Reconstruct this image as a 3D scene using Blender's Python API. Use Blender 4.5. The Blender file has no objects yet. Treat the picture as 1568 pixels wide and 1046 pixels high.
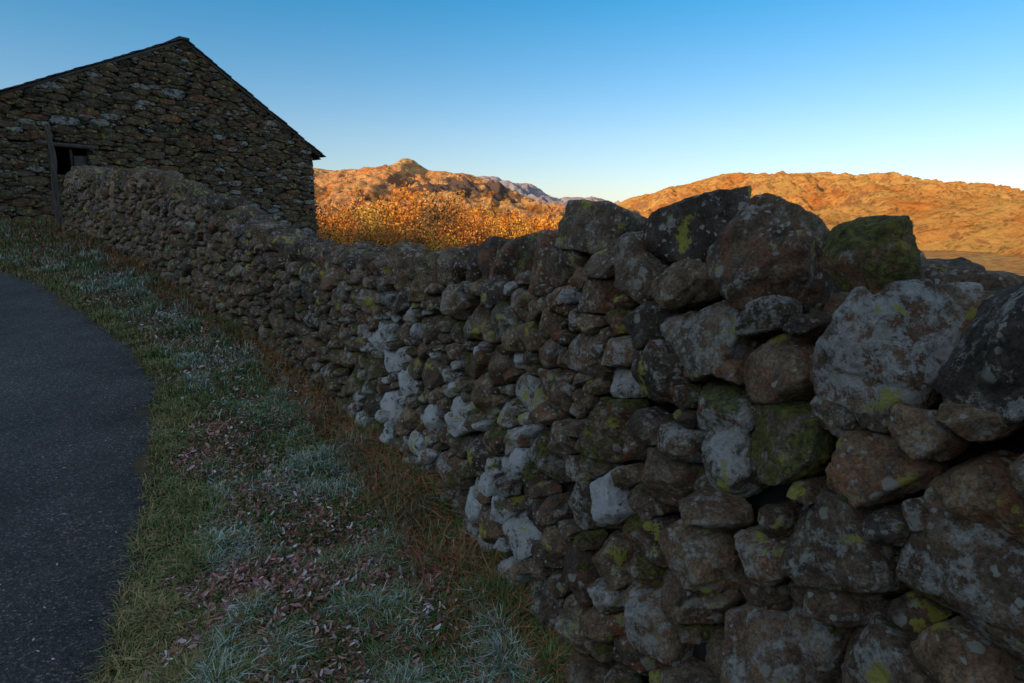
import bpy, math, numpy as np
from mathutils import Vector
rng=np.random.default_rng(11)
sc=bpy.context.scene
# ---------------------------------------------------------------- helpers
def _hash(ix,iy,iz,s):
    n=(ix*73856093)^(iy*19349663)^(iz*83492791)^(s*26544357)
    n=((n^(n>>13))*1274126177)&0xffffffff
    n=n^(n>>16); n=(n*668265263)&0xffffffff; n=n^(n>>15)
    return (n&0xffff)/32767.5-1.0
def vnoise(p,s=0):
    f=np.floor(p).astype(np.int64); t=p-f; t=t*t*(3-2*t)
    r=0
    for dx in (0,1):
        wx=t[:,0] if dx else 1-t[:,0]
        for dy in (0,1):
            wy=t[:,1] if dy else 1-t[:,1]
            for dz in (0,1):
                wz=t[:,2] if dz else 1-t[:,2]
                r=r+wx*wy*wz*_hash(f[:,0]+dx,f[:,1]+dy,f[:,2]+dz,s)
    return r
def fbm(p,o=4,s=0,g=.5):
    a=1;r=0;f=1
    for i in range(o):
        r=r+a*vnoise(p*f+i*17.3,s+i); a*=g; f*=2.03
    return r
def fbm2(x,y,o=4,s=0,g=.5):
    return fbm(np.stack([x.ravel(),y.ravel(),np.full(x.size,.37)],1),o,s,g).reshape(x.shape)
def sst(a,b,x):
    t=np.clip((x-a)/(b-a),0,1); return t*t*(3-2*t)
def mkmesh(name,V,Q,mat=None,attr=None,smooth=True,parent=None):
    V=np.asarray(V,dtype=np.float32); Q=np.asarray(Q,dtype=np.int32)
    k=Q.shape[1]
    me=bpy.data.meshes.new(name)
    me.vertices.add(len(V)); me.vertices.foreach_set('co',V.ravel())
    me.loops.add(Q.size); me.loops.foreach_set('vertex_index',Q.ravel())
    me.polygons.add(len(Q)); me.polygons.foreach_set('loop_start',np.arange(0,Q.size,k,dtype=np.int32))
    me.polygons.foreach_set('loop_total',np.full(len(Q),k,dtype=np.int32))
    me.update(calc_edges=True); me.validate()
    if smooth: me.polygons.foreach_set('use_smooth',np.ones(len(me.polygons),dtype=bool))
    if attr is not None:
        a=me.attributes.new('Col','FLOAT_COLOR','POINT')
        a.data.foreach_set('color',np.asarray(attr,dtype=np.float32).ravel())
    ob=bpy.data.objects.new(name,me); sc.collection.objects.link(ob)
    if mat: me.materials.append(mat)
    if parent: ob.parent=parent
    return ob
def empty(name):
    e=bpy.data.objects.new(name,None); sc.collection.objects.link(e); return e
_t={}
def tmpl(n):
    if n in _t: return _t[n]
    idx={};P=[];F=[]
    def vid(c):
        if c not in idx:
            idx[c]=len(P); P.append([math.tan((q/n*2-1)*math.pi/4) for q in c])
        return idx[c]
    for ax in range(3):
        for side in (0,n):
            for i in range(n):
                for j in range(n):
                    def c(a,b):
                        q=[0,0,0]; q[ax]=side; q[(ax+1)%3]=a; q[(ax+2)%3]=b; return vid(tuple(q))
                    f=[c(i,j),c(i+1,j),c(i+1,j+1),c(i,j+1)]
                    F.append(f if side else f[::-1])
    P=np.array(P);P/=np.linalg.norm(P,axis=1)[:,None]
    _t[n]=(P,np.array(F)); return _t[n]
class Acc:
    def __init__(s): s.V=[];s.Q=[];s.A=[];s.n=0
    def add(s,V,Q,A):
        s.V.append(V);s.Q.append(Q+s.n);s.A.append(np.tile(A,(len(V),1)) if np.ndim(A)==1 else A);s.n+=len(V)
    def build(s,name,mat,**k): return mkmesh(name,np.concatenate(s.V),np.concatenate(s.Q),mat,np.concatenate(s.A),**k)
def rockv(n,axes,N,Hh,p,disp,size,freq=1.5):
    D,F=tmpl(n)
    d=D*np.asarray(axes); d/=np.linalg.norm(d,axis=1)[:,None]
    N=np.asarray(N);Hh=np.asarray(Hh)
    q=((np.maximum(d@N.T,0)/Hh)**p).sum(1)**(1/p)
    v=d/q[:,None]
    off=rng.uniform(-50,50,3)
    o=5 if n>=18 else (4 if n>=10 else 2)
    nz=fbm(v/size*freq+off,o,3,.62)
    if n>=10:
        cr=1-np.abs(vnoise(v/size*1.1+off+9,5))*2
        nz=nz-np.clip(cr-.78,0,1)*1.5
    v=v+d*(nz*disp*size)[:,None]
    return v,F
def basis_random_planes(k,lo,hi,ax):
    N=rng.normal(size=(k,3));N/=np.linalg.norm(N,axis=1)[:,None]
    ext=np.sqrt(((N*ax)**2).sum(1))
    return N,ext*rng.uniform(lo,hi,k)
def free_rock(acc,center,R,half,n,attr,p=None,disp=.08,jit=.18,nch=12):
    half=np.asarray(half,float)
    N=[];H=[]
    for a in range(3):
        for sg in (-1,1):
            v=np.zeros(3);v[a]=sg;v+=rng.normal(0,jit,3);v/=np.linalg.norm(v);N.append(v);H.append(half[a]*rng.uniform(.9,1.05))
    Nr,Hr=basis_random_planes(nch,.80,1.08,half)
    N=np.vstack([N,Nr]);H=np.concatenate([H,Hr])
    v,F=rockv(n,half,N,H,p or rng.uniform(16,44),disp,float(np.cbrt(half.prod()))*1.3)
    v=np.clip(v,-half*1.18,half*1.18)*.5+v*.5
    acc.add(v@np.asarray(R)+center,F,attr)
# ---------------------------------------------------------------- node helpers
def newmat(name):
    m=bpy.data.materials.new(name);m.use_nodes=True
    nt=m.node_tree; b=nt.nodes['Principled BSDF']; b.inputs['Roughness'].default_value=.9
    b.inputs['Specular IOR Level'].default_value=.25
    return m,nt,b
def N_(nt,t,**k):
    n=nt.nodes.new(t)
    for a,v in k.items(): setattr(n,a,v)
    return n
def noise(nt,vec,scale,detail=5,rough=.6,dist=0):
    n=N_(nt,'ShaderNodeTexNoise');n.inputs['Scale'].default_value=scale;n.inputs['Detail'].default_value=detail
    n.inputs['Roughness'].default_value=rough;n.inputs['Distortion'].default_value=dist
    nt.links.new(vec,n.inputs['Vector']);return n.outputs['Fac']
def vor(nt,vec,scale,feat='F1'):
    n=N_(nt,'ShaderNodeTexVoronoi',feature=feat);n.inputs['Scale'].default_value=scale
    nt.links.new(vec,n.inputs['Vector']);return n
def ramp(nt,fac,stops):
    n=N_(nt,'ShaderNodeValToRGB');e=n.color_ramp.elements
    while len(e)<len(stops): e.new(.5)
    for i,(p,c) in enumerate(stops):
        e[i].position=p; e[i].color=(c,c,c,1) if np.isscalar(c) else (*c,1)
    nt.links.new(fac,n.inputs[0]);return n.outputs[0]
def mix(nt,f,a,b,bt='MIX'):
    n=N_(nt,'ShaderNodeMix',data_type='RGBA',blend_type=bt)
    for s,v in ((n.inputs[0],f),(n.inputs[6],a),(n.inputs[7],b)):
        if hasattr(v,'is_output'): nt.links.new(v,s)
        elif s==n.inputs[0]: s.default_value=v
        else: s.default_value=(*v,1)
    return n.outputs[2]
def math_(nt,op,a,b=0.,c=None,clamp=False):
    n=N_(nt,'ShaderNodeMath',operation=op,use_clamp=clamp)
    for i,v in enumerate((a,b,c)):
        if v is None: continue
        if hasattr(v,'is_output'): nt.links.new(v,n.inputs[i])
        else: n.inputs[i].default_value=v
    return n.outputs[0]
def bump(nt,b,h,strength,dist):
    n=N_(nt,'ShaderNodeBump');n.inputs['Strength'].default_value=strength;n.inputs['Distance'].default_value=dist
    nt.links.new(h,n.inputs['Height']);nt.links.new(n.outputs[0],b.inputs['Normal'])
# ---------------------------------------------------------------- materials
def stone_mat(name,S=1.0,dark=(.080,.056,.038),mid=(.28,.205,.14),lite=(.56,.43,.30),lich=1.0,gain=1.65):
    m,nt,b=newmat(name)
    at=N_(nt,'ShaderNodeAttribute',attribute_name='Col')
    sp=N_(nt,'ShaderNodeSeparateColor');nt.links.new(at.outputs['Color'],sp.inputs[0])
    r1,wh,mo=sp.outputs[0],sp.outputs[1],sp.outputs[2]; ru=at.outputs['Alpha']
    tc=N_(nt,'ShaderNodeTexCoord')
    mul=N_(nt,'ShaderNodeVectorMath',operation='MULTIPLY_ADD')
    cmb=N_(nt,'ShaderNodeCombineXYZ');
    for i in range(3): nt.links.new(r1,cmb.inputs[i])
    nt.links.new(cmb.outputs[0],mul.inputs[0]);mul.inputs[1].default_value=(31,17,43);nt.links.new(tc.outputs['Object'],mul.inputs[2])
    v=mul.outputs[0]
    n1=noise(nt,v,13*S,9,.74)
    c=ramp(nt,n1,[(.32,dark),(.50,mid),(.66,lite)])
    tone=ramp(nt,r1,[(0,(.30,.30,.32)),(.3,(.57,.52,.46)),(.6,(.8,.74,.66)),(.85,(1.,.84,.67)),(1,(.58,.62,.64))])
    c=mix(nt,1.0,c,tone,'MULTIPLY')
    nr=noise(nt,v,16*S,6,.65)
    fr=math_(nt,'MULTIPLY',ramp(nt,nr,[(.45,0),(.62,1)]),ru)
    c=mix(nt,fr,c,(.34,.12,.05))
    g=noise(nt,v,130*S,4,.75)
    c=mix(nt,.9,c,ramp(nt,g,[(.32,.2),(.68,1.0)]),'MULTIPLY')
    vm=N_(nt,'ShaderNodeVectorMath',operation='SCALE');nt.links.new(c,vm.inputs[0]);vm.inputs['Scale'].default_value=gain;c=vm.outputs[0]
    nl=noise(nt,v,17*S,10,.80)
    th=math_(nt,'SUBTRACT',.592,math_(nt,'MULTIPLY',wh,.20))
    fl=math_(nt,'MULTIPLY',math_(nt,'SUBTRACT',nl,th),18.,clamp=True)
    g2=noise(nt,v,75*S,6,.78)
    lc=ramp(nt,g2,[(.34,(.25*lich,.225*lich,.18*lich)),(.58,(.74*lich,.68*lich,.58*lich))])
    lc=mix(nt,math_(nt,'MULTIPLY',math_(nt,'SUBTRACT',wh,.5,clamp=True),2.),lc,(.90,.87,.82))
    c=mix(nt,math_(nt,'MULTIPLY',fl,.88),c,lc)
    wv=N_(nt,'ShaderNodeVectorMath',operation='MULTIPLY_ADD')
    nn=N_(nt,'ShaderNodeTexNoise');nn.inputs['Scale'].default_value=55*S;nn.inputs['Detail'].default_value=3;nt.links.new(v,nn.inputs['Vector'])
    nt.links.new(nn.outputs['Color'],wv.inputs[0]);wv.inputs[1].default_value=(.022/S,)*3;nt.links.new(v,wv.inputs[2])
    for sc_,a0,a1,th0,cl,f0 in ((42,.22,.28,.47,(.64,.60,.50),.8),(17,.25,.29,.53,(.60,.56,.45),.7)):
        vo=vor(nt,wv.outputs[0],sc_*S)
        vf=ramp(nt,vo.outputs['Distance'],[(a0,1),(a1,0)])
        sel=ramp(nt,noise(nt,v,(5.3 if sc_>20 else 8)*S,2),[(th0,0),(th0+.06,1)])
        c=mix(nt,math_(nt,'MULTIPLY',math_(nt,'MULTIPLY',vf,sel),f0*min(1,lich+.1)),c,cl)
    ny=noise(nt,v,8.5*S,7,.66)
    fy=ramp(nt,ny,[(.605,0),(.623,1)])
    fy=math_(nt,'MULTIPLY',fy,ramp(nt,g2,[(.35,.3),(.48,1)]))
    c=mix(nt,math_(nt,'MULTIPLY',fy,.9*min(1,lich+.2)),c,(.58,.50,.07))
    ge=N_(nt,'ShaderNodeNewGeometry');sn=N_(nt,'ShaderNodeSeparateXYZ');nt.links.new(ge.outputs['Normal'],sn.inputs[0])
    up=math_(nt,'MULTIPLY_ADD',sn.outputs[2],.26,math_(nt,'MULTIPLY',mo,.50))
    mm=math_(nt,'ADD',up,math_(nt,'MULTIPLY',math_(nt,'SUBTRACT',noise(nt,v,14*S,7,.7),.5),1.8))
    fm=ramp(nt,mm,[(.52,0),(.63,1)])
    mc=ramp(nt,noise(nt,v,80*S,3),[(.35,(.05,.05,.012)),(.65,(.28,.26,.04))])
    c=mix(nt,math_(nt,'MULTIPLY',fm,.88),c,mc)
    nt.links.new(c,b.inputs['Base Color'])
    hh=math_(nt,'ADD',math_(nt,'MULTIPLY',noise(nt,v,24*S,9,.78),1.3),math_(nt,'MULTIPLY',g,.45))
    hh=math_(nt,'ADD',hh,math_(nt,'MULTIPLY',fl,.08));hh=math_(nt,'ADD',hh,math_(nt,'MULTIPLY',math_(nt,'MULTIPLY',fm,noise(nt,v,180*S,2)),.8))
    bump(nt,b,hh,1.,.028/S)
    b.inputs['Roughness'].default_value=.85
    return m
M_wall=stone_mat('dry_stone',gain=1.9)
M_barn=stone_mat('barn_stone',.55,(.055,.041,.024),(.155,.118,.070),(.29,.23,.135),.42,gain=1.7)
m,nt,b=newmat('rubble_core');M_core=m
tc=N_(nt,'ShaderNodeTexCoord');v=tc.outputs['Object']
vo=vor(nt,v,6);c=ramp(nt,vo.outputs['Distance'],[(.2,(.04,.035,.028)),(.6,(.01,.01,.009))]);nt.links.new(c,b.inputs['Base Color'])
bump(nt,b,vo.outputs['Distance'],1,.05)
m,nt,b=newmat('attribute_foliage');M_fol=m
at=N_(nt,'ShaderNodeAttribute',attribute_name='Col');nt.links.new(at.outputs['Color'],b.inputs['Base Color']);b.inputs['Roughness'].default_value=.7
m,nt,b=newmat('asphalt');M_road=m
tc=N_(nt,'ShaderNodeTexCoord');v=tc.outputs['Object']
c=ramp(nt,noise(nt,v,1.3,6,.65),[(.3,(.040,.036,.032)),(.7,(.100,.088,.076))])
vo=vor(nt,v,120);sp=N_(nt,'ShaderNodeSeparateColor');nt.links.new(vo.outputs['Color'],sp.inputs[0])
agg=ramp(nt,sp.outputs[0],[(.0,.35),(.6,1.),(.9,1.6),(1.,4.)])
c=mix(nt,.9,c,agg,'MULTIPLY')
sl=ramp(nt,noise(nt,v,30,5,.8),[(.64,0),(.70,1)]);c=mix(nt,math_(nt,'MULTIPLY',sl,.5),c,(.24,.20,.17))
nt.links.new(c,b.inputs['Base Color']);bump(nt,b,math_(nt,'ADD',vo.outputs['Distance'],noise(nt,v,60,4)),.8,.009);b.inputs['Roughness'].default_value=.75
m,nt,b=newmat('ground_earth_and_bracken');M_ground=m
ge=N_(nt,'ShaderNodeNewGeometry');v=ge.outputs['Position']
ln=N_(nt,'ShaderNodeVectorMath',operation='LENGTH');nt.links.new(v,ln.inputs[0])
near=ramp(nt,noise(nt,v,6,8,.7),[(.3,(.045,.032,.018)),(.5,(.10,.07,.03)),(.7,(.17,.095,.055))])
far=ramp(nt,noise(nt,v,.06,10,.7),[(.36,(.40,.14,.03)),(.5,(.72,.31,.06)),(.62,(.68,.40,.10))])
far=mix(nt,.85,far,ramp(nt,noise(nt,v,.5,8,.75),[(.38,.3),(.56,1.0)]),'MULTIPLY')
f=ramp(nt,math_(nt,'DIVIDE',ln.outputs['Value'],100.),[(.25,0),(.6,1)])
nt.links.new(mix(nt,f,near,far),b.inputs['Base Color']);bump(nt,b,math_(nt,'ADD',math_(nt,'MULTIPLY',noise(nt,v,30,5,.7),.03),math_(nt,'MULTIPLY',math_(nt,'MULTIPLY',noise(nt,v,.5,9,.8),f),2.5)),.9,.8)
def hill_mat(name,a,bc,rock,hz,haze,s=1.,crag=None,bd=9.):
    m,nt,b=newmat(name);ge=N_(nt,'ShaderNodeNewGeometry');v=ge.outputs['Position']
    c=ramp(nt,noise(nt,v,.014*s,11,.68,.3),[(.38,a),(.5,bc),(.62,(bc[0]*1.0,min(1,bc[1]*1.2),bc[2]*1.3))])
    c=mix(nt,.9,c,ramp(nt,noise(nt,v,.10*s,9,.80),[(.38,.32),(.50,1.0)]),'MULTIPLY')
    vo=vor(nt,v,.22*s);c=mix(nt,math_(nt,'MULTIPLY',ramp(nt,vo.outputs['Distance'],[(.20,1),(.36,0)]),ramp(nt,noise(nt,v,.02*s,5,.7),[(.46,0),(.56,.75)])),c,(rock[0]*.8,rock[1]*.8,rock[2]*.5))
    sn=N_(nt,'ShaderNodeSeparateXYZ');nt.links.new(ge.outputs['Normal'],sn.inputs[0])
    rk=math_(nt,'ADD',math_(nt,'SUBTRACT',1.,sn.outputs[2]),math_(nt,'MULTIPLY',math_(nt,'SUBTRACT',noise(nt,v,.03*s,10,.8),.5),.9))
    rf=math_(nt,'MULTIPLY',ramp(nt,rk,[(.27,0),(.35,1)]),.75)
    if crag:
        c=mix(nt,rf,c,rock)
        sb=N_(nt,'ShaderNodeVectorMath',operation='SUBTRACT');nt.links.new(v,sb.inputs[0]);sb.inputs[1].default_value=crag[0]
        dv=N_(nt,'ShaderNodeVectorMath',operation='MULTIPLY');nt.links.new(sb.outputs[0],dv.inputs[0]);dv.inputs[1].default_value=crag[1]
        le=N_(nt,'ShaderNodeVectorMath',operation='LENGTH');nt.links.new(dv.outputs[0],le.inputs[0])
        q=math_(nt,'ADD',le.outputs['Value'],math_(nt,'MULTIPLY',math_(nt,'SUBTRACT',noise(nt,v,.035,9,.75),.5),3.4))
        rf=math_(nt,'MULTIPLY',ramp(nt,q,[(.95,1),(1.15,0)]),.92);rock=(.095,.065,.055)
    c=mix(nt,rf,c,rock)
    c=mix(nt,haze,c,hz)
    nt.links.new(c,b.inputs['Base Color']);bump(nt,b,noise(nt,v,.07*s,11,.82),1.,bd/s)
    b.inputs['Specular IOR Level'].default_value=0
    return m
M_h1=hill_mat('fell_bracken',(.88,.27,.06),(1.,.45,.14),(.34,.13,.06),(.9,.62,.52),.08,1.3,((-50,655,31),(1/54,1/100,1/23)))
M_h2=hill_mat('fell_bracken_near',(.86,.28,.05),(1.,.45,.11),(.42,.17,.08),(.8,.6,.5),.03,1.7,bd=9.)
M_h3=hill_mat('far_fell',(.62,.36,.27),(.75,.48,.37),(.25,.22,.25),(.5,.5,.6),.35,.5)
m,nt,b=newmat('old_wood');M_wood=m
tc=N_(nt,'ShaderNodeTexCoord');mp=N_(nt,'ShaderNodeMapping');mp.inputs['Scale'].default_value=(14,14,1.5);nt.links.new(tc.outputs['Object'],mp.inputs[0])
nz=noise(nt,mp.outputs[0],3,6,.7);nt.links.new(ramp(nt,nz,[(.3,(.04,.03,.023)),(.7,(.16,.125,.10))]),b.inputs['Base Color']);bump(nt,b,nz,.8,.01)
m,nt,b=newmat('roof_slate');M_slate=m
tc=N_(nt,'ShaderNodeTexCoord');nz=noise(nt,tc.outputs['Object'],5,7,.7);nt.links.new(ramp(nt,nz,[(.3,(.04,.036,.031)),(.7,(.13,.11,.09))]),b.inputs['Base Color']);bump(nt,b,nz,.7,.02)
# ---------------------------------------------------------------- layout
wp=np.array([(2.4,-3.1),(1.45,-1.0),(.64,.8),(.18,1.83),(-.316,2.98),(-.75,3.6),(-2.08,5.5),(-3.9,7.5),(-6.2,10.),(-9.2,12.7)])
def chaikin(P,k=3):
    for _ in range(k):
        A=P[:-1]*.75+P[1:]*.25;B=P[:-1]*.25+P[1:]*.75
        Q=np.empty((2*len(A),2));Q[0::2]=A;Q[1::2]=B;P=np.vstack([P[:1],Q,P[-1:]])
    return P
wpath=chaikin(wp)
wl=np.concatenate([[0],np.cumsum(np.linalg.norm(np.diff(wpath,axis=0),axis=1))]);WL=wl[-1]
def xw(y): return np.interp(y,np.append(wpath[:,1],[22,60]),np.append(wpath[:,0],[-11.5,-45]))
def s_of_y(y): return float(np.interp(y,wpath[:,1],wl))
rp=chaikin(np.array([(-.1,-8),(-.5,-2.),(-.80,.5),(-1.29,1.887),(-1.98,3.33),(-2.55,4.44),(-3.3,5.6),(-4.47,6.8),(-6.2,8.4),(-7.8,9.45),(-10.5,10.8),(-14.,11.9),(-25,13.5)]),3)
def xr(y): return np.interp(y,rp[:,1],rp[:,0])
GY=[-20,-3,2.5,4.44,5.5,6.8,8.4,9.5,13,16,25];GZ=[-.6,0,0,.13,.28,.44,.70,.88,1.45,1.55,1.5]
yy=np.linspace(-20,25,900);gz=np.interp(yy,GY,GZ);kk=np.exp(-np.linspace(-2,2,31)**2);kk/=kk.sum();gs=np.convolve(np.pad(gz,15,'edge'),kk,'valid')
us=np.array([-.77,-.64]);us/=np.linalg.norm(us);vs=np.array([us[1],-us[0]])
ELEV=17.0
def H(x,y,nz=True):
    x=np.asarray(x,float);y=np.asarray(y,float)
    g=np.interp(y,yy,gs)
    r=np.hypot(x,y)
    dr=x-xw(y)
    right=sst(.5,3.0,dr)
    g=g-right*(.6+sst(4,9,y)*2.0)-np.clip(dr-1,0,60)*.055*sst(0,1,dr-1)
    lb=sst(28,130,r)
    rb=sst(10,120,r)
    t=lb*(1-right)+rb*right
    g=g*(1-t)+(-8.)*t
    q=x*us[0]+y*us[1];pv=x*vs[0]+y*vs[1]
    shade_hill=sst(70,300,q)*(1-sst(260,420,np.abs(pv)))*(1-sst(500,1200,q))  # unseen hill added behind the camera, shaped to shade the foreground
    if x.size>1: 
        g=g+shade_hill*(113+2.*(fbm2(x/60,y/60,3,4) if nz else 0))
        far=sst(60,200,r)
        g=g+far*fbm2(x/60,y/60,4,8)*1.3
        u=(x-xr(y))/(xw(y)-xr(y)+1e-6)
        mk=sst(.0,.2,u)*(1-sst(.95,1.1,u))*(r<18)
        g=g+mk*(.035*fbm2(x*2.2,y*2.2,4,2)+.03)
        mk2=sst(.55,1.0,u)*(1-sst(1.0,1.3,u))*(r<14)
        g=g+mk2*.05
    return g
nr_,na=330,420
R=.25*(9000/.25)**(np.linspace(0,1,nr_));T=np.linspace(0,2*np.pi,na,endpoint=False)
RR,TT=np.meshgrid(R,T,indexing='ij');X=RR*np.sin(TT);Y=RR*np.cos(TT)
Z=H(X,Y);V=np.stack([X,Y,Z],-1).reshape(-1,3)
i,j=np.meshgrid(np.arange(nr_-1),np.arange(na),indexing='ij');j2=(j+1)%na
Q=np.stack([i*na+j,i*na+j2,(i+1)*na+j2,(i+1)*na+j],-1).reshape(-1,4)[:,::-1]
mkmesh('ground',V,Q,M_ground)
tg=np.gradient(rp,axis=0);tg/=np.linalg.norm(tg,axis=1)[:,None];nl=np.stack([-tg[:,1],tg[:,0]],1)
rl=np.concatenate([[0],np.cumsum(np.linalg.norm(np.diff(rp,axis=0),axis=1))]);ss=np.linspace(0,rl[-1],700)
rx=np.interp(ss,rl,rp[:,0]);ry=np.interp(ss,rl,rp[:,1]);nx=np.interp(ss,rl,nl[:,0]);ny=np.interp(ss,rl,nl[:,1])
W=np.linspace(0,3.3,24);ej=.10*fbm2(ss*3.5,ss*0,5,6,.7)
off=W[None,:]+(ej[:,None]*(1-W/3.3)[None,:])
X=rx[:,None]+nx[:,None]*off;Y=ry[:,None]+ny[:,None]*off
Z=H(X,Y)+.016+.02*np.sin(W/3.3*np.pi)[None,:];Z[:,0]-=.03;Z[:,-1]-=.03
n1,n2=X.shape;i,j=np.meshgrid(np.arange(n1-1),np.arange(n2-1),indexing='ij')
Q=np.stack([i*n2+j,i*n2+j+1,(i+1)*n2+j+1,(i+1)*n2+j],-1).reshape(-1,4)[:,::-1]
mkmesh('road',np.stack([X,Y,Z],-1).reshape(-1,3),Q,M_road)
# ---------------------------------------------------------------- dry stone wall
TY=[-3,-1.2,.8,1.3,1.7,2.0,2.4,2.75,3.3,4.2,5.0,5.5,6.55,9.1,12.7];TZ=[1.5,1.50,1.45,1.48,1.54,1.57,1.51,1.45,1.375,1.33,1.31,1.34,1.63,2.25,2.60]
BAT=.13
def wframe(s):
    p=np.array([np.interp(s,wl,wpath[:,0]),np.interp(s,wl,wpath[:,1])])
    a=np.array([np.interp(s-.15,wl,wpath[:,0]),np.interp(s-.15,wl,wpath[:,1])]);b_=np.array([np.interp(s+.15,wl,wpath[:,0]),np.interp(s+.15,wl,wpath[:,1])])
    t=(b_-a);t/=np.linalg.norm(t);n=np.array([-t[1],t[0]])
    return p,t,n
def wpos(s,z,d=0):
    p,t,n=wframe(s)
    zz=max(z,-.3)
    return np.array([p[0]-n[0]*BAT*zz+n[0]*d,p[1]-n[1]*BAT*zz+n[1]*d,z]),np.array([t[0],t[1],0]),np.array([n[0],n[1],0])
def zbase(s):
    p,t,n=wframe(s);return float(H(p[0],p[1]))
def ztop(s):
    return float(np.interp(np.interp(s,wl,wpath[:,1]),TY,TZ))
def pack(s0,s1,lo,hi,base,aniso,classes,fixed,inside=lambda s,h:True,k=.93):
    S=[f[0]/aniso for f in fixed];Hh=[f[1] for f in fixed];Rr=[f[2] for f in fixed]
    nf=len(fixed)
    S=np.array(S+[0]*6000,float);Hh=np.array(Hh+[0]*6000,float);Rr=np.array(Rr+[0]*6000,float);n=nf
    for cl,tries in classes:
        cs=rng.uniform(s0,s1,tries)
        for s in cs:
            l,h_=lo(s),hi(s)
            z=rng.uniform(l,h_);r=base(s)*cl*rng.uniform(.88,1.12)
            if not inside(s,z): continue
            d=np.hypot(S[:n]-s/aniso,Hh[:n]-z)
            if n and (d<(Rr[:n]+r)*k).any(): continue
            S[n]=s/aniso;Hh[n]=z;Rr[n]=r;n+=1
            if n>=5990: break
    return S[:n],Hh[:n],Rr[:n],nf
def cell_rock(i,S,Z,Rr,aniso,n,fdepth,extra=(),disp=.08,gap=.965,nf=7,ps=(18,48),tilt=.28):
    dx=S-S[i];dz=Z-Z[i];d=np.hypot(dx,dz);r=Rr[i]
    nb=np.where((d<(Rr+r)*1.75)&(d>1e-6))[0]
    N=[];Hh=[]
    for j in nb:
        D=min(d[j]*r/(r+Rr[j])*gap,r*1.5);m=np.array([dx[j]/d[j]/aniso,dz[j]/d[j]]);L=np.hypot(*m)
        N.append((m[0]/L,0,m[1]/L));Hh.append(D/L)
    for a in np.linspace(0,2*np.pi,9)[:-1]+rng.uniform(0,.7):
        m=np.array([math.cos(a)/aniso,math.sin(a)]);L=np.hypot(*m);N.append((m[0]/L,0,m[1]/L));Hh.append(r*1.38/L)
    for e in extra: N.append((e[0],0,e[1]));Hh.append(max(e[2],.01))
    f=np.array([rng.normal(0,tilt),1,rng.normal(0,tilt)]);f/=np.linalg.norm(f);N.append(f);Hh.append(fdepth)
    f=np.array([rng.normal(0,tilt*2),1,rng.normal(0,tilt*2)]);f/=np.linalg.norm(f);N.append(f);Hh.append(fdepth*1.1)
    N.append((0,-1,0));Hh.append(fdepth*1.2)
    half=np.array([r*aniso,fdepth,r])
    for _ in range(nf):
        v=np.array([rng.normal(),abs(rng.normal())*.9+.25,rng.normal()]);v/=np.linalg.norm(v)
        N.append(v);Hh.append(np.sqrt(((v*half)**2).sum())*rng.uniform(.80,1.08))
    return rockv(n,half,N,Hh,rng.uniform(*ps),disp,float(np.cbrt(half.prod()))*1.3)
wall=Acc()
def sattr(y,z):
    w=rng.uniform(0,.5);r1=rng.random()
    if 2.3<y<4.1 and z<1.0 and rng.random()<.36: w=rng.uniform(.6,1.0)
    elif y<5 and rng.random()<.13: w=rng.uniform(.5,.8)
    if y>4.6: w*=.75;r1=rng.uniform(0,.62)
    mo=rng.uniform(0,.55) if rng.random()<.78 else rng.uniform(.5,.95)
    if 3.8<y<6 and z<.7: mo=max(mo,rng.uniform(.3,.9))
    ru=rng.uniform(0,.4) if rng.random()<.76 else rng.uniform(.6,1)
    return np.array([r1,w,mo,ru])
def res(y):
    return 27 if .55<y<2.3 else (15 if y<4.2 and y>.2 else (9 if y<7 and y>0 else 6))
# individually shaped big stones (y, z, len, height, rot deg, white, moss, rust, out, tone)
heroes=[(1.10,1.29,.20,.27,-6,.66,.15,.45,.03,.5),(1.415,1.475,.26,.25,-3,.28,.25,.5,.04,.35),(1.155,1.485,.16,.13,8,.2,1.3,.9,.02,.8),
(.885,1.35,.17,.29,24,.35,.1,.0,.02,.02),(1.75,1.53,.31,.15,-11,.1,.1,.1,-.01,.02),(2.12,1.53,.28,.15,10,.25,.2,.1,.0,.95),
(1.80,1.40,.32,.11,30,.3,.2,.2,.03,.45),(1.51,1.26,.25,.17,-12,.5,.3,.2,.04,.6),(1.23,1.08,.19,.17,-5,.3,1.1,.1,.04,.5),(1.08,.92,.23,.20,0,.45,.25,.1,.03,.28),
(1.37,.98,.15,.18,8,.66,.1,.1,.03,.97),(1.03,1.10,.15,.11,-10,.15,.2,.9,.01,.8),(.86,.98,.19,.18,10,.5,.2,.2,.02,.4),(1.78,.71,.13,.17,-30,.97,.1,.1,.03,.97),
(2.74,.22,.18,.15,5,1.,.1,0,.03,.6),(1.64,1.11,.22,.13,-8,.25,.6,.1,.03,.1),(.97,1.19,.11,.07,0,.4,.1,1,.02,.8),(2.42,1.37,.13,.28,14,.2,.2,.8,.0,.5),
(2.25,1.38,.18,.15,-20,.3,.1,.2,.0,.3),(3.55,.62,.17,.22,5,1.,0,0,.02,.97),(3.25,.52,.15,.23,-8,1.,.0,0,.02,.6),(3.9,.80,.20,.14,0,.9,0,0,.02,.97),(1.2,.6,.25,.20,5,.45,.2,.3,.03,.7),(.95,.72,.21,.19,-12,.5,.3,.2,.02,.5),(1.55,.45,.22,.17,10,.55,.3,.4,.03,.7),(1.0,.43,.22,.2,10,.6,.5,.3,.02,.5),(3.0,.62,.15,.12,5,.9,.2,0,.02,.9),(1.42,.72,.22,.15,-8,.4,.2,.2,.03,.85),(2.0,1.12,.2,.13,6,.35,.3,.4,.03,.6)]
AN=1.5
fixed=[]
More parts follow.
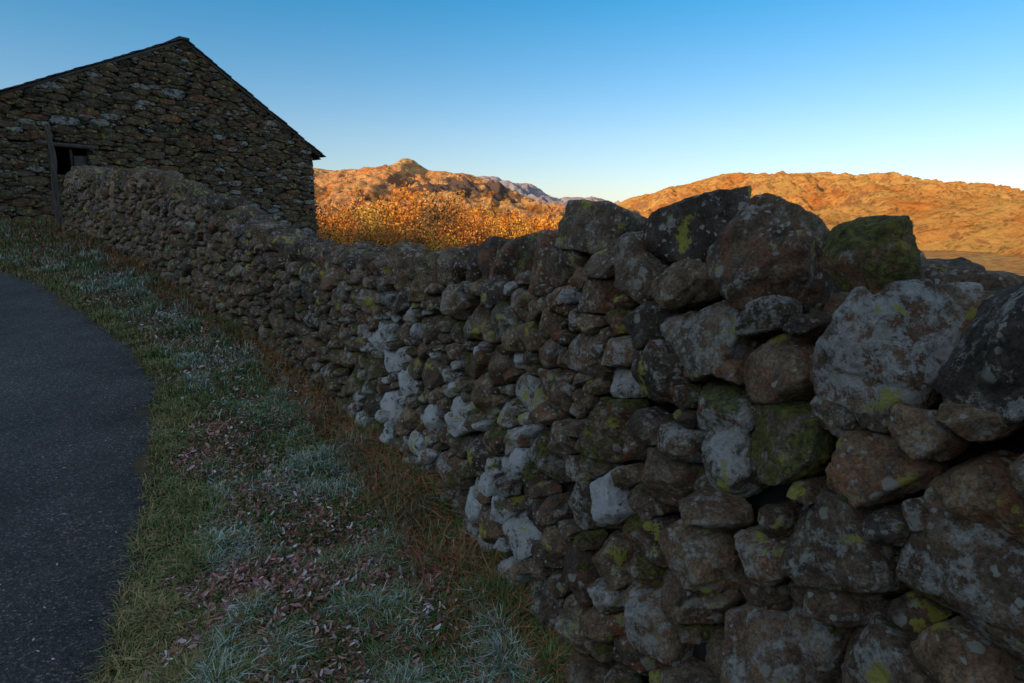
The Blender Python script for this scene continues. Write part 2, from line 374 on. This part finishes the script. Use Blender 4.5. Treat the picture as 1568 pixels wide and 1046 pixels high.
for h in heroes:
    s=s_of_y(h[0]);fixed.append((s,h[1],math.sqrt(h[2]*h[3]/AN)/2*.98))
def wb(s):
    y=np.interp(s,wl,wpath[:,1]);return float(np.interp(y,[.5,1.6,2.6,4.5,8,12],[.058,.052,.043,.044,.052,.062]))
S,Z,Rr,nf=pack(.3,WL-.05,lambda s:zbase(s)-.05,lambda s:ztop(s)-(.14 if s<s_of_y(2.2) else .17),wb,AN,[(2.2,160),(1.75,500),(1.35,1300),(1.05,4000),(.75,9000),(.44,17000)],fixed)
print('wall stones',len(S))
for i in range(nf,len(S)):
    s=S[i]*AN;y=float(np.interp(s,wl,wpath[:,1]))
    fd=min(max(Rr[i]*rng.uniform(1.0,1.4),.05),.11)
    v,F=cell_rock(i,S,Z,Rr,AN,res(y),fd)
    o,t,n=wpos(s,Z[i],-fd+rng.normal(0,.019)+.02)
    upv=np.array([-n[0]*BAT,-n[1]*BAT,1.])
    wall.add(v@np.array([t,n,upv])+o,F,sattr(y,Z[i]))
for h in heroes:
    s=s_of_y(h[0]);a=math.radians(h[4]);dep=min(.5*(h[2]+h[3])*.55,.12)
    o,t,n=wpos(s,h[1],-dep+h[8]);upv=np.array([-n[0]*BAT,-n[1]*BAT,1.])
    B=np.array([t,n,upv]);ca,sa=math.cos(a),math.sin(a)
    Rm=np.array([[ca,0,sa],[0,1,0],[-sa,0,ca]])@B
    free_rock(wall,o,Rm,(h[2]*.56,dep,h[3]*.56),38 if h[0]<2.2 else 20,np.array([h[9],h[5],h[6],h[7]]),p=rng.uniform(16,34),disp=.08,jit=.16)
s=.3
while s<WL-.1:
    y=float(np.interp(s,wl,wpath[:,1]))
    near=y<2.3
    w=rng.uniform(.12,.24) if near else rng.uniform(.06,.14)*(1 if y<6 else 1.2)
    hh=rng.uniform(.12,.16) if near else rng.uniform(.16,.25)
    dep=rng.uniform(.15,.2)
    if near: 
        for dd in (-.27,-.5):
            a=rng.normal(0,.2);ca,sa=math.cos(a),math.sin(a)
            o,t,n=wpos(s+w/2,ztop(s)-hh*.74+rng.normal(0,.022),dd)
            free_rock(wall,o,np.array([[ca,0,-sa],[0,1,0],[sa,0,ca]])@np.array([t,n,[0,0,1]]),(w*.58,.15,hh*.55),18,sattr(y,5)*np.array([1,.6,1,1]))
    else:
        lean=math.radians(rng.uniform(5,50));ca,sa=math.cos(lean),math.sin(lean)
        o,t,n=wpos(s+w/2,ztop(s)-hh*.42+rng.normal(0,.034),-.2+rng.normal(0,.02))
        Rm=np.array([[ca,0,-sa],[0,1,0],[sa,0,ca]])@np.array([t,n,[0,0,1.]])
        free_rock(wall,o,Rm,(w*.56,dep,hh*.56),18 if y<4.5 else 9,sattr(y,5)*np.array([.7,.6,.9,1]),disp=.08)
    s+=w*(.95 if near else 1.0)
wallE=empty('dry_stone_wall')
wall.build('stones',M_wall,parent=wallE)
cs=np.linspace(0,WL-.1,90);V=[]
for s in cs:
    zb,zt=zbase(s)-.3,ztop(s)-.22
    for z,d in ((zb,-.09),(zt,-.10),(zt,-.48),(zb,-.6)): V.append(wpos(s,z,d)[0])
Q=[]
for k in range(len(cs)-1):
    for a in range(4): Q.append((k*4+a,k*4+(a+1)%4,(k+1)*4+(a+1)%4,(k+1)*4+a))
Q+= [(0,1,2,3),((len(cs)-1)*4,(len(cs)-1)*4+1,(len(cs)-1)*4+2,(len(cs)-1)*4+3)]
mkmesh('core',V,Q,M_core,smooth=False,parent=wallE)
# ---------------------------------------------------------------- barn
barn=empty('stone_barn')
B0=np.array([-6.5,22.,0]);bt=np.array([-.643,-.766,0]);bn=np.array([.766,-.643,0]);bw=-bn;bz=np.array([0,0,1.])
def bp(t,z,d=0): return B0+bt*t+bz*z+bn*d
AP=(4.20,6.60);E0=(0,3.84);E1=(9.3,4.20)
def roofz(t): return np.interp(t,[E0[0],AP[0],E1[0]],[E0[1],AP[1],E1[1]])
T0,T1=.26,9.05;WIN=(6.87,7.75,2.72,3.40)
def inside(t,z):
    if z>roofz(t)-.09: return False
    if WIN[0]-.03<t<WIN[1]+.03 and WIN[2]-.03<z<WIN[3]+.16: return False
    return True
g=Acc();AB=3.0
S,Z,Rr,_=pack(T0+.08,T1,lambda s:-1.0 if s<3.5 else .9,lambda s:roofz(s)-.09,lambda s:.050,AB,[(2.1,150),(1.5,1500),(1.15,5000),(.85,9000),(.55,13000)],[],inside)
print('barn stones',len(S))
sl0=(AP[1]-E0[1])/(AP[0]-E0[0]);sl1=(E1[1]-AP[1])/(E1[0]-AP[0])
for i in range(len(S)):
    t=S[i]*AB;z=Z[i];ex=[(-1,0,t-T0)]
    for sl in (sl0,sl1):
        L=math.hypot(1,sl);za=(E0[1]+sl*t) if sl>0 else (AP[1]+sl*(t-AP[0]));dist=(za-.05-z)/L
        if dist<.6: ex.append((-sl/L,1/L,dist))
    if z>WIN[2]-.3 and z<WIN[3]+.4 and WIN[0]-.6<t<WIN[1]+.6:
        if t<WIN[0] and WIN[2]<z<WIN[3]: ex.append((1,0,WIN[0]-t))
        if t>WIN[1] and WIN[2]<z<WIN[3]: ex.append((-1,0,t-WIN[1]))
        if z<WIN[2]: ex.append((0,1,WIN[2]-z))
        if z>WIN[3]: ex.append((0,-1,z-WIN[3]-.12))
    fd=.09
    v,F=cell_rock(i,S,Z,Rr,AB,8,fd,ex,disp=.05,gap=.985,nf=1,ps=(26,46),tilt=.08)
    at=np.array([rng.random(),rng.uniform(0,.4) if rng.random()<.90 else .64,rng.uniform(0,.3),rng.uniform(0,.4) if rng.random()<.80 else 1.])
    g.add(v@np.array([bt,bn,bz])+bp(t,z,-fd+.03+rng.normal(0,.012)),F,at)
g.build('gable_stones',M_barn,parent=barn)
LEN=11.
V=[];Q=[]
def quad(a,b_,c,d):
    k=len(V);V.extend([a,b_,c,d]);Q.append((k,k+1,k+2,k+3))
e=-.07
def col(t0,t1,z0=None,z1=None):
    zz0=-1.5 if z0 is None else z0
    quad(bp(t0,zz0,e),bp(t1,zz0,e),bp(t1,(roofz(t1)-.08) if z1 is None else z1,e),bp(t0,(roofz(t0)-.08) if z1 is None else z1,e))
col(T0,AP[0]);col(AP[0],WIN[0]);col(WIN[0],WIN[1],0.,WIN[2]);col(WIN[0],WIN[1],WIN[3]);col(WIN[1],T1)
for t in (T0+.02,T1): quad(bp(t,-2.5,e),bp(t,roofz(t)-.08,e),bp(t,roofz(t)-.08,e-LEN),bp(t,-2.5,e-LEN))
quad(bp(T0,-2.5,e-LEN),bp(AP[0],-2.5,e-LEN),bp(AP[0],AP[1]-.08,e-LEN),bp(T0,roofz(T0)-.08,e-LEN))
quad(bp(AP[0],-2.5,e-LEN),bp(T1,-2.5,e-LEN),bp(T1,roofz(T1)-.08,e-LEN),bp(AP[0],AP[1]-.08,e-LEN))
for a,b_ in (((WIN[0],WIN[2]),(WIN[0],WIN[3])),((WIN[1],WIN[2]),(WIN[1],WIN[3])),((WIN[0],WIN[2]),(WIN[1],WIN[2])),((WIN[0],WIN[3]),(WIN[1],WIN[3]))):
    quad(bp(*a,e),bp(*b_,e),bp(*b_,e-.5),bp(*a,e-.5))
mkmesh('walls',V,Q,M_core,smooth=False,parent=barn)
def boxes(name,lst,mat,parent):
    V=[];Q=[]
    for o,a,b_,c in lst:
        k=len(V)
        for i in (0,1):
            for j in (0,1):
                for l in (0,1): V.append(o+a*i+b_*j+c*l)
        Q+=[tuple(k+q for q in f) for f in ((0,1,3,2),(4,6,7,5),(0,4,5,1),(2,3,7,6),(0,2,6,4),(1,5,7,3))]
    return mkmesh(name,V,Q,mat,smooth=False,parent=parent)
L=[]
for (A,Bp) in ((AP,E0),(AP,E1)):
    A=np.array(A);Bp=np.array(Bp);d=Bp-A;ln=np.linalg.norm(d);d/=ln;nrm=np.array([-d[1],d[0]]);nrm*=np.sign(nrm[1])
    k=int(ln/.24)
    for q in range(k+1):
        pos=A+d*(q*ln/(k+.3))
        w=-.0
        while w<LEN+.2:
            sw=rng.uniform(.3,.5) if w>0.01 else rng.uniform(.3,.45)
            o2=pos+nrm*(-.025+rng.uniform(0,.018))
            dd=d*(.34+rng.uniform(-.05,.05))+nrm*.022
            ov=.07+rng.uniform(-.03,.03) if w==0 else .07-w
            L.append((bp(o2[0],o2[1],ov),bt*dd[0]+bz*dd[1],bw*(sw-.01),bt*nrm[0]*.02+bz*nrm[1]*.02))
            w+=sw
boxes('roof_slates',L,M_slate,barn)
L=[]
for (A,Bp) in ((AP,E0),(AP,E1)):
    A=np.array(A);Bp=np.array(Bp);d=Bp-A;nrm=np.array([-d[1],d[0]])/np.linalg.norm(d);nrm*=np.sign(nrm[1])
    o2=A-nrm*.09;L.append((bp(o2[0],o2[1],.045),bt*d[0]*.985+bz*d[1]*.985,bw*.04,bt*nrm[0]*.055+bz*nrm[1]*.055))
    o3=A-nrm*.032;L.append((bp(o3[0],o3[1],-.09),bt*d[0]*.98+bz*d[1]*.98,bw*(LEN-.1),bt*nrm[0]*.015+bz*nrm[1]*.015))
boxes('bargeboards',L,M_wood,barn)
boxes('ridge_tiles',[(bp(AP[0]-.14,AP[1]-.05,.08-k*.46),bt*.28,bw*.44,bz*.07) for k in range(24)],M_slate,barn)
boxes('window_lintel',[(bp(WIN[0]-.25,WIN[3]+.005,.04),bt*(WIN[1]-WIN[0]+.45),bw*.14,bz*.09)],M_wood,barn)
boxes('window_frame',[(bp(WIN[0]+.3,WIN[2],-.16),bt*.06,bw*.06,bz*(WIN[3]-WIN[2])),(bp(WIN[0],WIN[2],-.1),bt*.3,bw*.03,bz*.5),(bp(WIN[1]-.07,WIN[2],-.1),bt*.07,bw*.06,bz*(WIN[3]-WIN[2]))],M_wood,barn)
boxes('rafter_end',[(bp(.02,3.70,.03),bt*.35+bz*.22,bw*.09,bz*.09)],M_wood,barn)
P=[];F=[];nz_=14
for k in range(nz_):
    z=1.2+k/(nz_-1)*2.3;c=np.array([-9.42+.03*math.sin(k*.9)+.012*k*.3,13.25+.02*math.cos(k*1.3)])
    for a in range(10):
        an=a/10*2*math.pi;r=.06*(1-.25*k/nz_)*(1+.12*math.sin(3*an+k));P.append((c[0]+r*math.cos(an),c[1]+r*math.sin(an),z))
for k in range(nz_-1):
    for a in range(10): F.append((k*10+a,k*10+(a+1)%10,(k+1)*10+(a+1)%10,(k+1)*10+a))
F.append(((nz_-1)*10,(nz_-1)*10+3,(nz_-1)*10+5,(nz_-1)*10+8))
mkmesh('wooden_post',P,F,M_wood)
# ---------------------------------------------------------------- grass + leaves
def blades(pos,h,w,lean,ang,col,tipmul=1.25):
    n=len(pos);dx=np.cos(ang);dy=np.sin(ang);z0=np.zeros(n)
    side=np.stack([-dy,dx,z0],1);ld=np.stack([dx,dy,z0],1);up=np.array([0,0,1.])
    m=pos+ld*(lean*h*.3)[:,None]+up*(h*.6)[:,None];t=pos+ld*(lean*h)[:,None]+up*(h*(1-.35*lean))[:,None]
    V=np.stack([pos-side*w[:,None],pos+side*w[:,None],m-side*(w*.75)[:,None],m+side*(w*.75)[:,None],t-side*(w*.12)[:,None],t+side*(w*.12)[:,None]],1)
    i=np.arange(n)[:,None]*6
    Q=np.concatenate([i+np.array([0,1,3,2]),i+np.array([2,3,5,4])],0)
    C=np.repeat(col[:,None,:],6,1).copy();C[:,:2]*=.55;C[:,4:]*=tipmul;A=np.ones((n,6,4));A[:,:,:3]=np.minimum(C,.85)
    return V.reshape(-1,3),Q,A.reshape(-1,4)
def verge(n,ylo,yhi,ulo,uhi,pw=1.7):
    t=rng.random(n);a=ylo**(1-pw);b_=yhi**(1-pw);y=(a+(b_-a)*t)**(1/(1-pw))
    u=rng.uniform(ulo,uhi,n);x=xr(y)+(xw(y)-xr(y))*u
    return x,y,u
GA=Acc()
n=225000
x,y,u=verge(n,1.3,14,-.10,1.04)
d=np.hypot(x,y)
pt=fbm2(x*1.6,y*1.6,3,21);pt2=fbm2(x*5,y*5,3,22)
keep=(rng.random(n)<np.clip(.75+.6*pt2,.15,1))&(rng.random(n)<np.clip(1+u*11,0,1));x,y,u,d,pt,pt2=[q[keep] for q in (x,y,u,d,pt,pt2)];n=len(x)
pal=np.array([(.10,.18,.05),(.17,.25,.07),(.44,.31,.13),(.46,.17,.065),(.50,.56,.45),(.28,.27,.08)])
k=np.zeros(n,int);r=rng.random(n)
k[:]=np.where(r<.5,0,1)
k=np.where((u<.33)&(rng.random(n)<.62-.9*u),np.where(rng.random(n)<.65,2,5),k)
k=np.where((pt>.15)&(rng.random(n)<.36),2,k)
k=np.where((u>.25)&(pt<-.1)&(rng.random(n)<.22),3,k)
k=np.where((u>.78)&(rng.random(n)<.22+.4*(pt>0)),3,k)
fr=sst(0,.4,fbm2(x*1.1+3,y*1.1,3,55)+.05)
k=np.where((u>.18)&(u<.92)&(rng.random(n)<np.clip(.10+.36*fr+.3*pt2,0,.55)),4,k)
col=pal[k]*rng.uniform(.5,1.35,(n,1))
h=(rng.uniform(.016,.052,n)*(1+.5*(u>.85))*(1+.8*np.clip(pt2,0,1)))*(1+.05*d);w=rng.uniform(.0009,.0018,n)*(1+.22*d)
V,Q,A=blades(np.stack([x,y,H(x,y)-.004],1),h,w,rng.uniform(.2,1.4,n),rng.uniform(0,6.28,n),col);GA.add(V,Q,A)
n=13000
x,y,u=verge(n,1.5,13,.78,1.03,1.4);d=np.hypot(x,y);pt=fbm2(x*1.2,y*1.2,3,31);kp=pt+rng.normal(0,.2,n)>-.05
x,y,u,d=[q[kp] for q in (x,y,u,d)];n=len(x)
col=np.array([(.52,.15,.055),(.38,.23,.11),(.15,.20,.055)])[rng.integers(0,3,n)]*rng.uniform(.5,1.2,(n,1))
V,Q,A=blades(np.stack([x,y,H(x,y)],1),rng.uniform(.06,.17,n),rng.uniform(.001,.002,n)*(1+.2*d),rng.uniform(.4,1.8,n),rng.uniform(0,6.28,n),col);GA.add(V,Q,A)
n=26000
x=rng.uniform(-16,-7,n);y=rng.uniform(9,16,n);kp=(x>xr(y))&(y<14.2);x,y=x[kp],y[kp];n=len(x)
col=pal[rng.choice([0,1,2,3,5],n,p=[.2,.15,.25,.25,.15])]*rng.uniform(.4,.95,(n,1))
V,Q,A=blades(np.stack([x,y,H(x,y)],1),rng.uniform(.05,.16,n),rng.uniform(.004,.008,n),rng.uniform(.2,1.3,n),rng.uniform(0,6.28,n),col);GA.add(V,Q,A)
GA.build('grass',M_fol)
def leaves(x,y,z,size,col,tilt):
    n=len(x);a=rng.uniform(0,6.28,n)
    f=np.stack([np.cos(a),np.sin(a),rng.normal(0,tilt,n)],1);f/=np.linalg.norm(f,axis=1)[:,None]
    s=np.stack([-np.sin(a),np.cos(a),rng.normal(0,tilt,n)],1);up=np.cross(f,s);up*=np.sign(up[:,2:3])
    o=np.stack([x,y,z],1);S=size[:,None];cur=(rng.uniform(-.1,.5,n)*size)[:,None];wd=rng.uniform(.28,.5,n)[:,None]
    rows=[]
    for t,wm in ((-1,.12),(-.35,.85),(.35,.8),(1,.08)):
        c=o+f*S*t+up*cur*t*t
        rows+= [c-s*S*wd*wm+up*S*.15*wm,c+s*S*wd*wm+up*S*.15*wm]
    V=np.stack(rows,1);i=np.arange(n)[:,None]*8
    Q=np.concatenate([i+np.array([0,1,3,2]),i+np.array([2,3,5,4]),i+np.array([4,5,7,6])],0)
    C=np.ones((n,8,4));C[:,:,:3]=col[:,None,:];C[:,[0,1,6,7],:3]*=1.35;C=np.minimum(C,[.85,.85,.85,1])
    return V.reshape(-1,3),Q,C.reshape(-1,4)
LA=Acc();n=50000
x,y,u=verge(n,1.3,11,.03,1.,1.8);d=np.hypot(x,y)
pt=fbm2(x*1.6,y*1.6,3,41);wgt=np.exp(-((u-.43)/.27)**2)*.66+.05+pt*.9;kp=rng.random(n)<wgt
x,y,u,d=[q[kp] for q in (x,y,u,d)];n=len(x)
lp=np.array([(.24,.095,.065),(.36,.14,.09),(.48,.24,.19),(.58,.40,.37),(.70,.60,.60),(.16,.07,.05)])
col=lp[rng.choice(6,n,p=[.23,.21,.20,.14,.07,.15])]*rng.uniform(.7,1.2,(n,1))
V,Q,A=leaves(x,y,H(x,y)+rng.uniform(.010,.042,n),rng.uniform(.005,.015,n)*(1+.09*d),col,.5);LA.add(V,Q,A)
n=300;x,y,u=verge(n,1.3,9,-.6,.0,1.5)
V,Q,A=leaves(x,y,H(x,y)+.034,rng.uniform(.004,.010,n),lp[rng.choice(6,n)]*.9,.2);LA.add(V,Q,A)
LA.build('fallen_leaves',M_fol)
# ---------------------------------------------------------------- hills
HG={}
def hill(name,key,y0,wf,wbk,xs,zs,x0,x1,mat,amp,nsc,nxg=540,nyg=340,base=-9.,seed=1,pwr=1.2,crag=None):
    gx=np.linspace(x0,x1,nxg);gy=np.linspace(y0-wf,y0+wbk,nyg);X,Y=np.meshgrid(gx,gy,indexing='ij')
    rz=np.interp(X,xs,zs)
    f=np.clip((Y-(y0-wf))/wf,0,1);bk=np.clip(((y0+wbk)-Y)/wbk,0,1)
    pr=np.where(Y<y0,f**pwr,sst(0,1,bk))
    n1_=fbm2(X/nsc,Y/nsc,8,seed,.58);rd=1-np.abs(fbm2(X/(nsc*.7)+5,Y/(nsc*1.3),7,seed+9,.58))*1.7
    fade=np.clip(np.minimum(f*3,1),0,1)*(.3+.7*np.clip((y0-Y)/(wf*.2),0,1))
    Zh=base+(rz-base)*pr+fade*amp*(n1_*.6+(rd-.6)*.75)
    edge=np.minimum(X-x0,x1-X);Zh=base-3+(Zh-base+3)*sst(0,(x1-x0)*.05,edge)
    if crag is not None:
        for (cx,cy,sx,sy,dz) in crag: Zh+=dz*np.exp(-((X-cx)/sx)**4-((Y-cy)/sy)**4)*(1+.4*n1_)
    i,j=np.meshgrid(np.arange(nxg-1),np.arange(nyg-1),indexing='ij')
    Q=np.stack([i*nyg+j,(i+1)*nyg+j,(i+1)*nyg+j+1,i*nyg+j+1],-1).reshape(-1,4)
    HG[key]=(x0,x1,y0-wf,y0+wbk,Zh)
    return mkmesh(name,np.stack([X,Y,Zh],-1).reshape(-1,3),Q,mat)
def hz(key,x,y):
    x0,x1,y0,y1,Zh=HG[key]
    if not(x0<x<x1 and y0<y<y1): return -99.
    return float(Zh[int((x-x0)/(x1-x0)*(Zh.shape[0]-1)),int((y-y0)/(y1-y0)*(Zh.shape[1]-1))])
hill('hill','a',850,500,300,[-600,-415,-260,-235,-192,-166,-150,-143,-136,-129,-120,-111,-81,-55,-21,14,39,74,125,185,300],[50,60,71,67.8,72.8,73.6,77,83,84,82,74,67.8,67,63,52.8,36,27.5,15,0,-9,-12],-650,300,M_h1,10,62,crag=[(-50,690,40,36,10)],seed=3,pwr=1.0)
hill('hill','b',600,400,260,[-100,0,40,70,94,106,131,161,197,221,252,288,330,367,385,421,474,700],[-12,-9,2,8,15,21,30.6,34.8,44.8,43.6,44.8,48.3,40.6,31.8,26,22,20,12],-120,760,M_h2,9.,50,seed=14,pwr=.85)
hill('hill','c',250,150,120,[110,130,150,160,180,198,260,330],[-9,-6,.7,5.0,9.3,10.5,14,14],100,360,M_h2,2.8,26,seed=25,pwr=.8)
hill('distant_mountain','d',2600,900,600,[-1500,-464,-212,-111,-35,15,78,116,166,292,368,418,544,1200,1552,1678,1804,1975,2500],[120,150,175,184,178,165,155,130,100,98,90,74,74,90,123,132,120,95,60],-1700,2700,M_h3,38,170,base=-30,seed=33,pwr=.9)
# ---------------------------------------------------------------- distant woodland
TA=Acc()
def tree(x,y,z,ht,kind):
    cw=ht*rng.uniform(.26,.42);base=[(.88,.31,.035),(.94,.46,.06),(.68,.23,.045),(.68,.41,.08),(.20,.11,.045)][kind]
    th=ht*.5;V=[];Q=[]
    for k in range(2):
        zz=z-1+(th+1)*k;r=ht*.022*(1-.6*k)
        for a in range(5): V.append((x+r*math.cos(a*1.257),y+r*math.sin(a*1.257),zz))
    for a in range(5): Q.append((a,(a+1)%5,5+(a+1)%5,5+a))
    TA.add(np.array(V),np.array(Q),np.array([.12,.08,.05,1]))
    nc=rng.integers(7,12);cc=rng.normal(0,1,(nc,3));cc/=np.linalg.norm(cc,axis=1)[:,None];cc*=rng.uniform(.3,1,(nc,1));cc=cc*np.array([cw,cw,ht*.36])+np.array([x,y,z+ht*.6])
    for c in cc:
        s0=np.array([x,y,z+th*.55]);w=ht*.008
        TA.add(np.array([s0+(w,0,0),s0-(w,0,0),c-(w*.3,0,0),c+(w*.3,0,0)]),np.array([[0,1,2,3]]),np.array([.12,.08,.05,1]))
    q=80 if y<170 else (34 if y<330 else 12)
    n=nc*q;ci=rng.integers(0,nc,n);p=cc[ci]+rng.normal(0,cw*.25,(n,3));sz=rng.uniform(.02,.045,n)*ht*(.9 if y<330 else 1.4)*(.6 if y<170 else 1)
    a=rng.normal(0,1,(n,3));a/=np.linalg.norm(a,axis=1)[:,None];b_=np.cross(a,rng.normal(0,1,(n,3)));b_/=np.linalg.norm(b_,axis=1)[:,None]
    V=np.stack([p-a*sz[:,None],p-b_*sz[:,None]*.7,p+a*sz[:,None],p+b_*sz[:,None]*.7],1).reshape(-1,3)
    C=np.ones((n,4,4));C[:,:,:3]=np.minimum(np.array(base)*rng.uniform(.5,1.15,(n,1))*rng.uniform(.75,1.12,(nc,1))[ci],.9)[:,None,:]
    TA.add(V,np.arange(n*4).reshape(-1,4),C.reshape(-1,4))
def gh(x,y): return max(float(H(np.array([x,0.]),np.array([y,0.]))[0]),hz('a',x,y),hz('b',x,y),hz('c',x,y))
cnt=0
while cnt<1500:
    yv=165+ (640-165)*rng.random();a=rng.uniform(-.36,.12);xv=a*yv
    dens=float(fbm2(np.array([xv/35.]),np.array([yv/50.]),3,71)[0])
    if yv>380 and dens<(yv-380)/260*.7-.35: continue
    tree(xv,yv,gh(xv,yv),(rng.uniform(6,13) if rng.random()<.55 else rng.uniform(2,5)) if yv<420 else rng.uniform(3,8.5),rng.choice(5,p=[.3,.24,.24,.12,.10]));cnt+=1
for k in range(50):
    yv=rng.uniform(100,165);xv=rng.uniform(-.36,-.08)*yv
    tree(xv,yv,gh(xv,yv),rng.uniform(9,16),rng.choice(5,p=[.3,.27,.18,.13,.12]))
for k in range(360):
    yv=rng.uniform(230,560);xv=rng.uniform(.2,.95)*yv
    tree(xv,yv,gh(xv,yv)-.4,rng.uniform(1.2,3.2),rng.choice(5,p=[.25,.15,.3,.15,.15]))
TA.build('woodland',M_fol)
# ---------------------------------------------------------------- light
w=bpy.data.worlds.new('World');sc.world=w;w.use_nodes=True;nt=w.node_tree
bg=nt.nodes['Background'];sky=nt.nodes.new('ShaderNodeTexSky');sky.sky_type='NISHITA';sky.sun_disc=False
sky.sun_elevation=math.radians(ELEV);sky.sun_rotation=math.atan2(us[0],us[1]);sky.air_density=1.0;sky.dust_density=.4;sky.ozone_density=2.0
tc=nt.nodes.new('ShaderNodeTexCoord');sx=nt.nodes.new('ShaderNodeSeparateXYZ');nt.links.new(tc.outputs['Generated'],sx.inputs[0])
tint=ramp(nt,sx.outputs[2],[(0.0,(.51,.47,.53)),(.13,(.42,.48,.54)),(.31,(.13,.45,.57)),(.50,(.94,.82,.72)),(1.,(1.15,.96,.80))])  # upper stops warm and brighten the unseen zenith, added to light the foreground
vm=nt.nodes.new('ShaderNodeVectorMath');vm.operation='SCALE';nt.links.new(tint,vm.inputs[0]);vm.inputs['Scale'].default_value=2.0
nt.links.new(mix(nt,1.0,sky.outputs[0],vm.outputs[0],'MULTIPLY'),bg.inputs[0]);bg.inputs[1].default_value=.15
sd=bpy.data.lights.new('sun','SUN');sd.energy=5;sd.angle=math.radians(.5);sd.color=(1,.75,.45)
so=bpy.data.objects.new('sun',sd);sc.collection.objects.link(so)
so.rotation_euler=Vector((-us[0],-us[1],-math.tan(math.radians(ELEV)))).to_track_quat('-Z','Y').to_euler()
cd=bpy.data.cameras.new('camera');cd.lens=22;cd.sensor_width=36;cd.clip_end=20000;cd.clip_start=.05
co=bpy.data.objects.new('camera',cd);sc.collection.objects.link(co);co.location=(0,0,1.55);co.rotation_euler=(math.radians(90-10.8),0,0)
sc.camera=co
sc.view_settings.view_transform='Standard';sc.view_settings.look='None';sc.view_settings.exposure=0
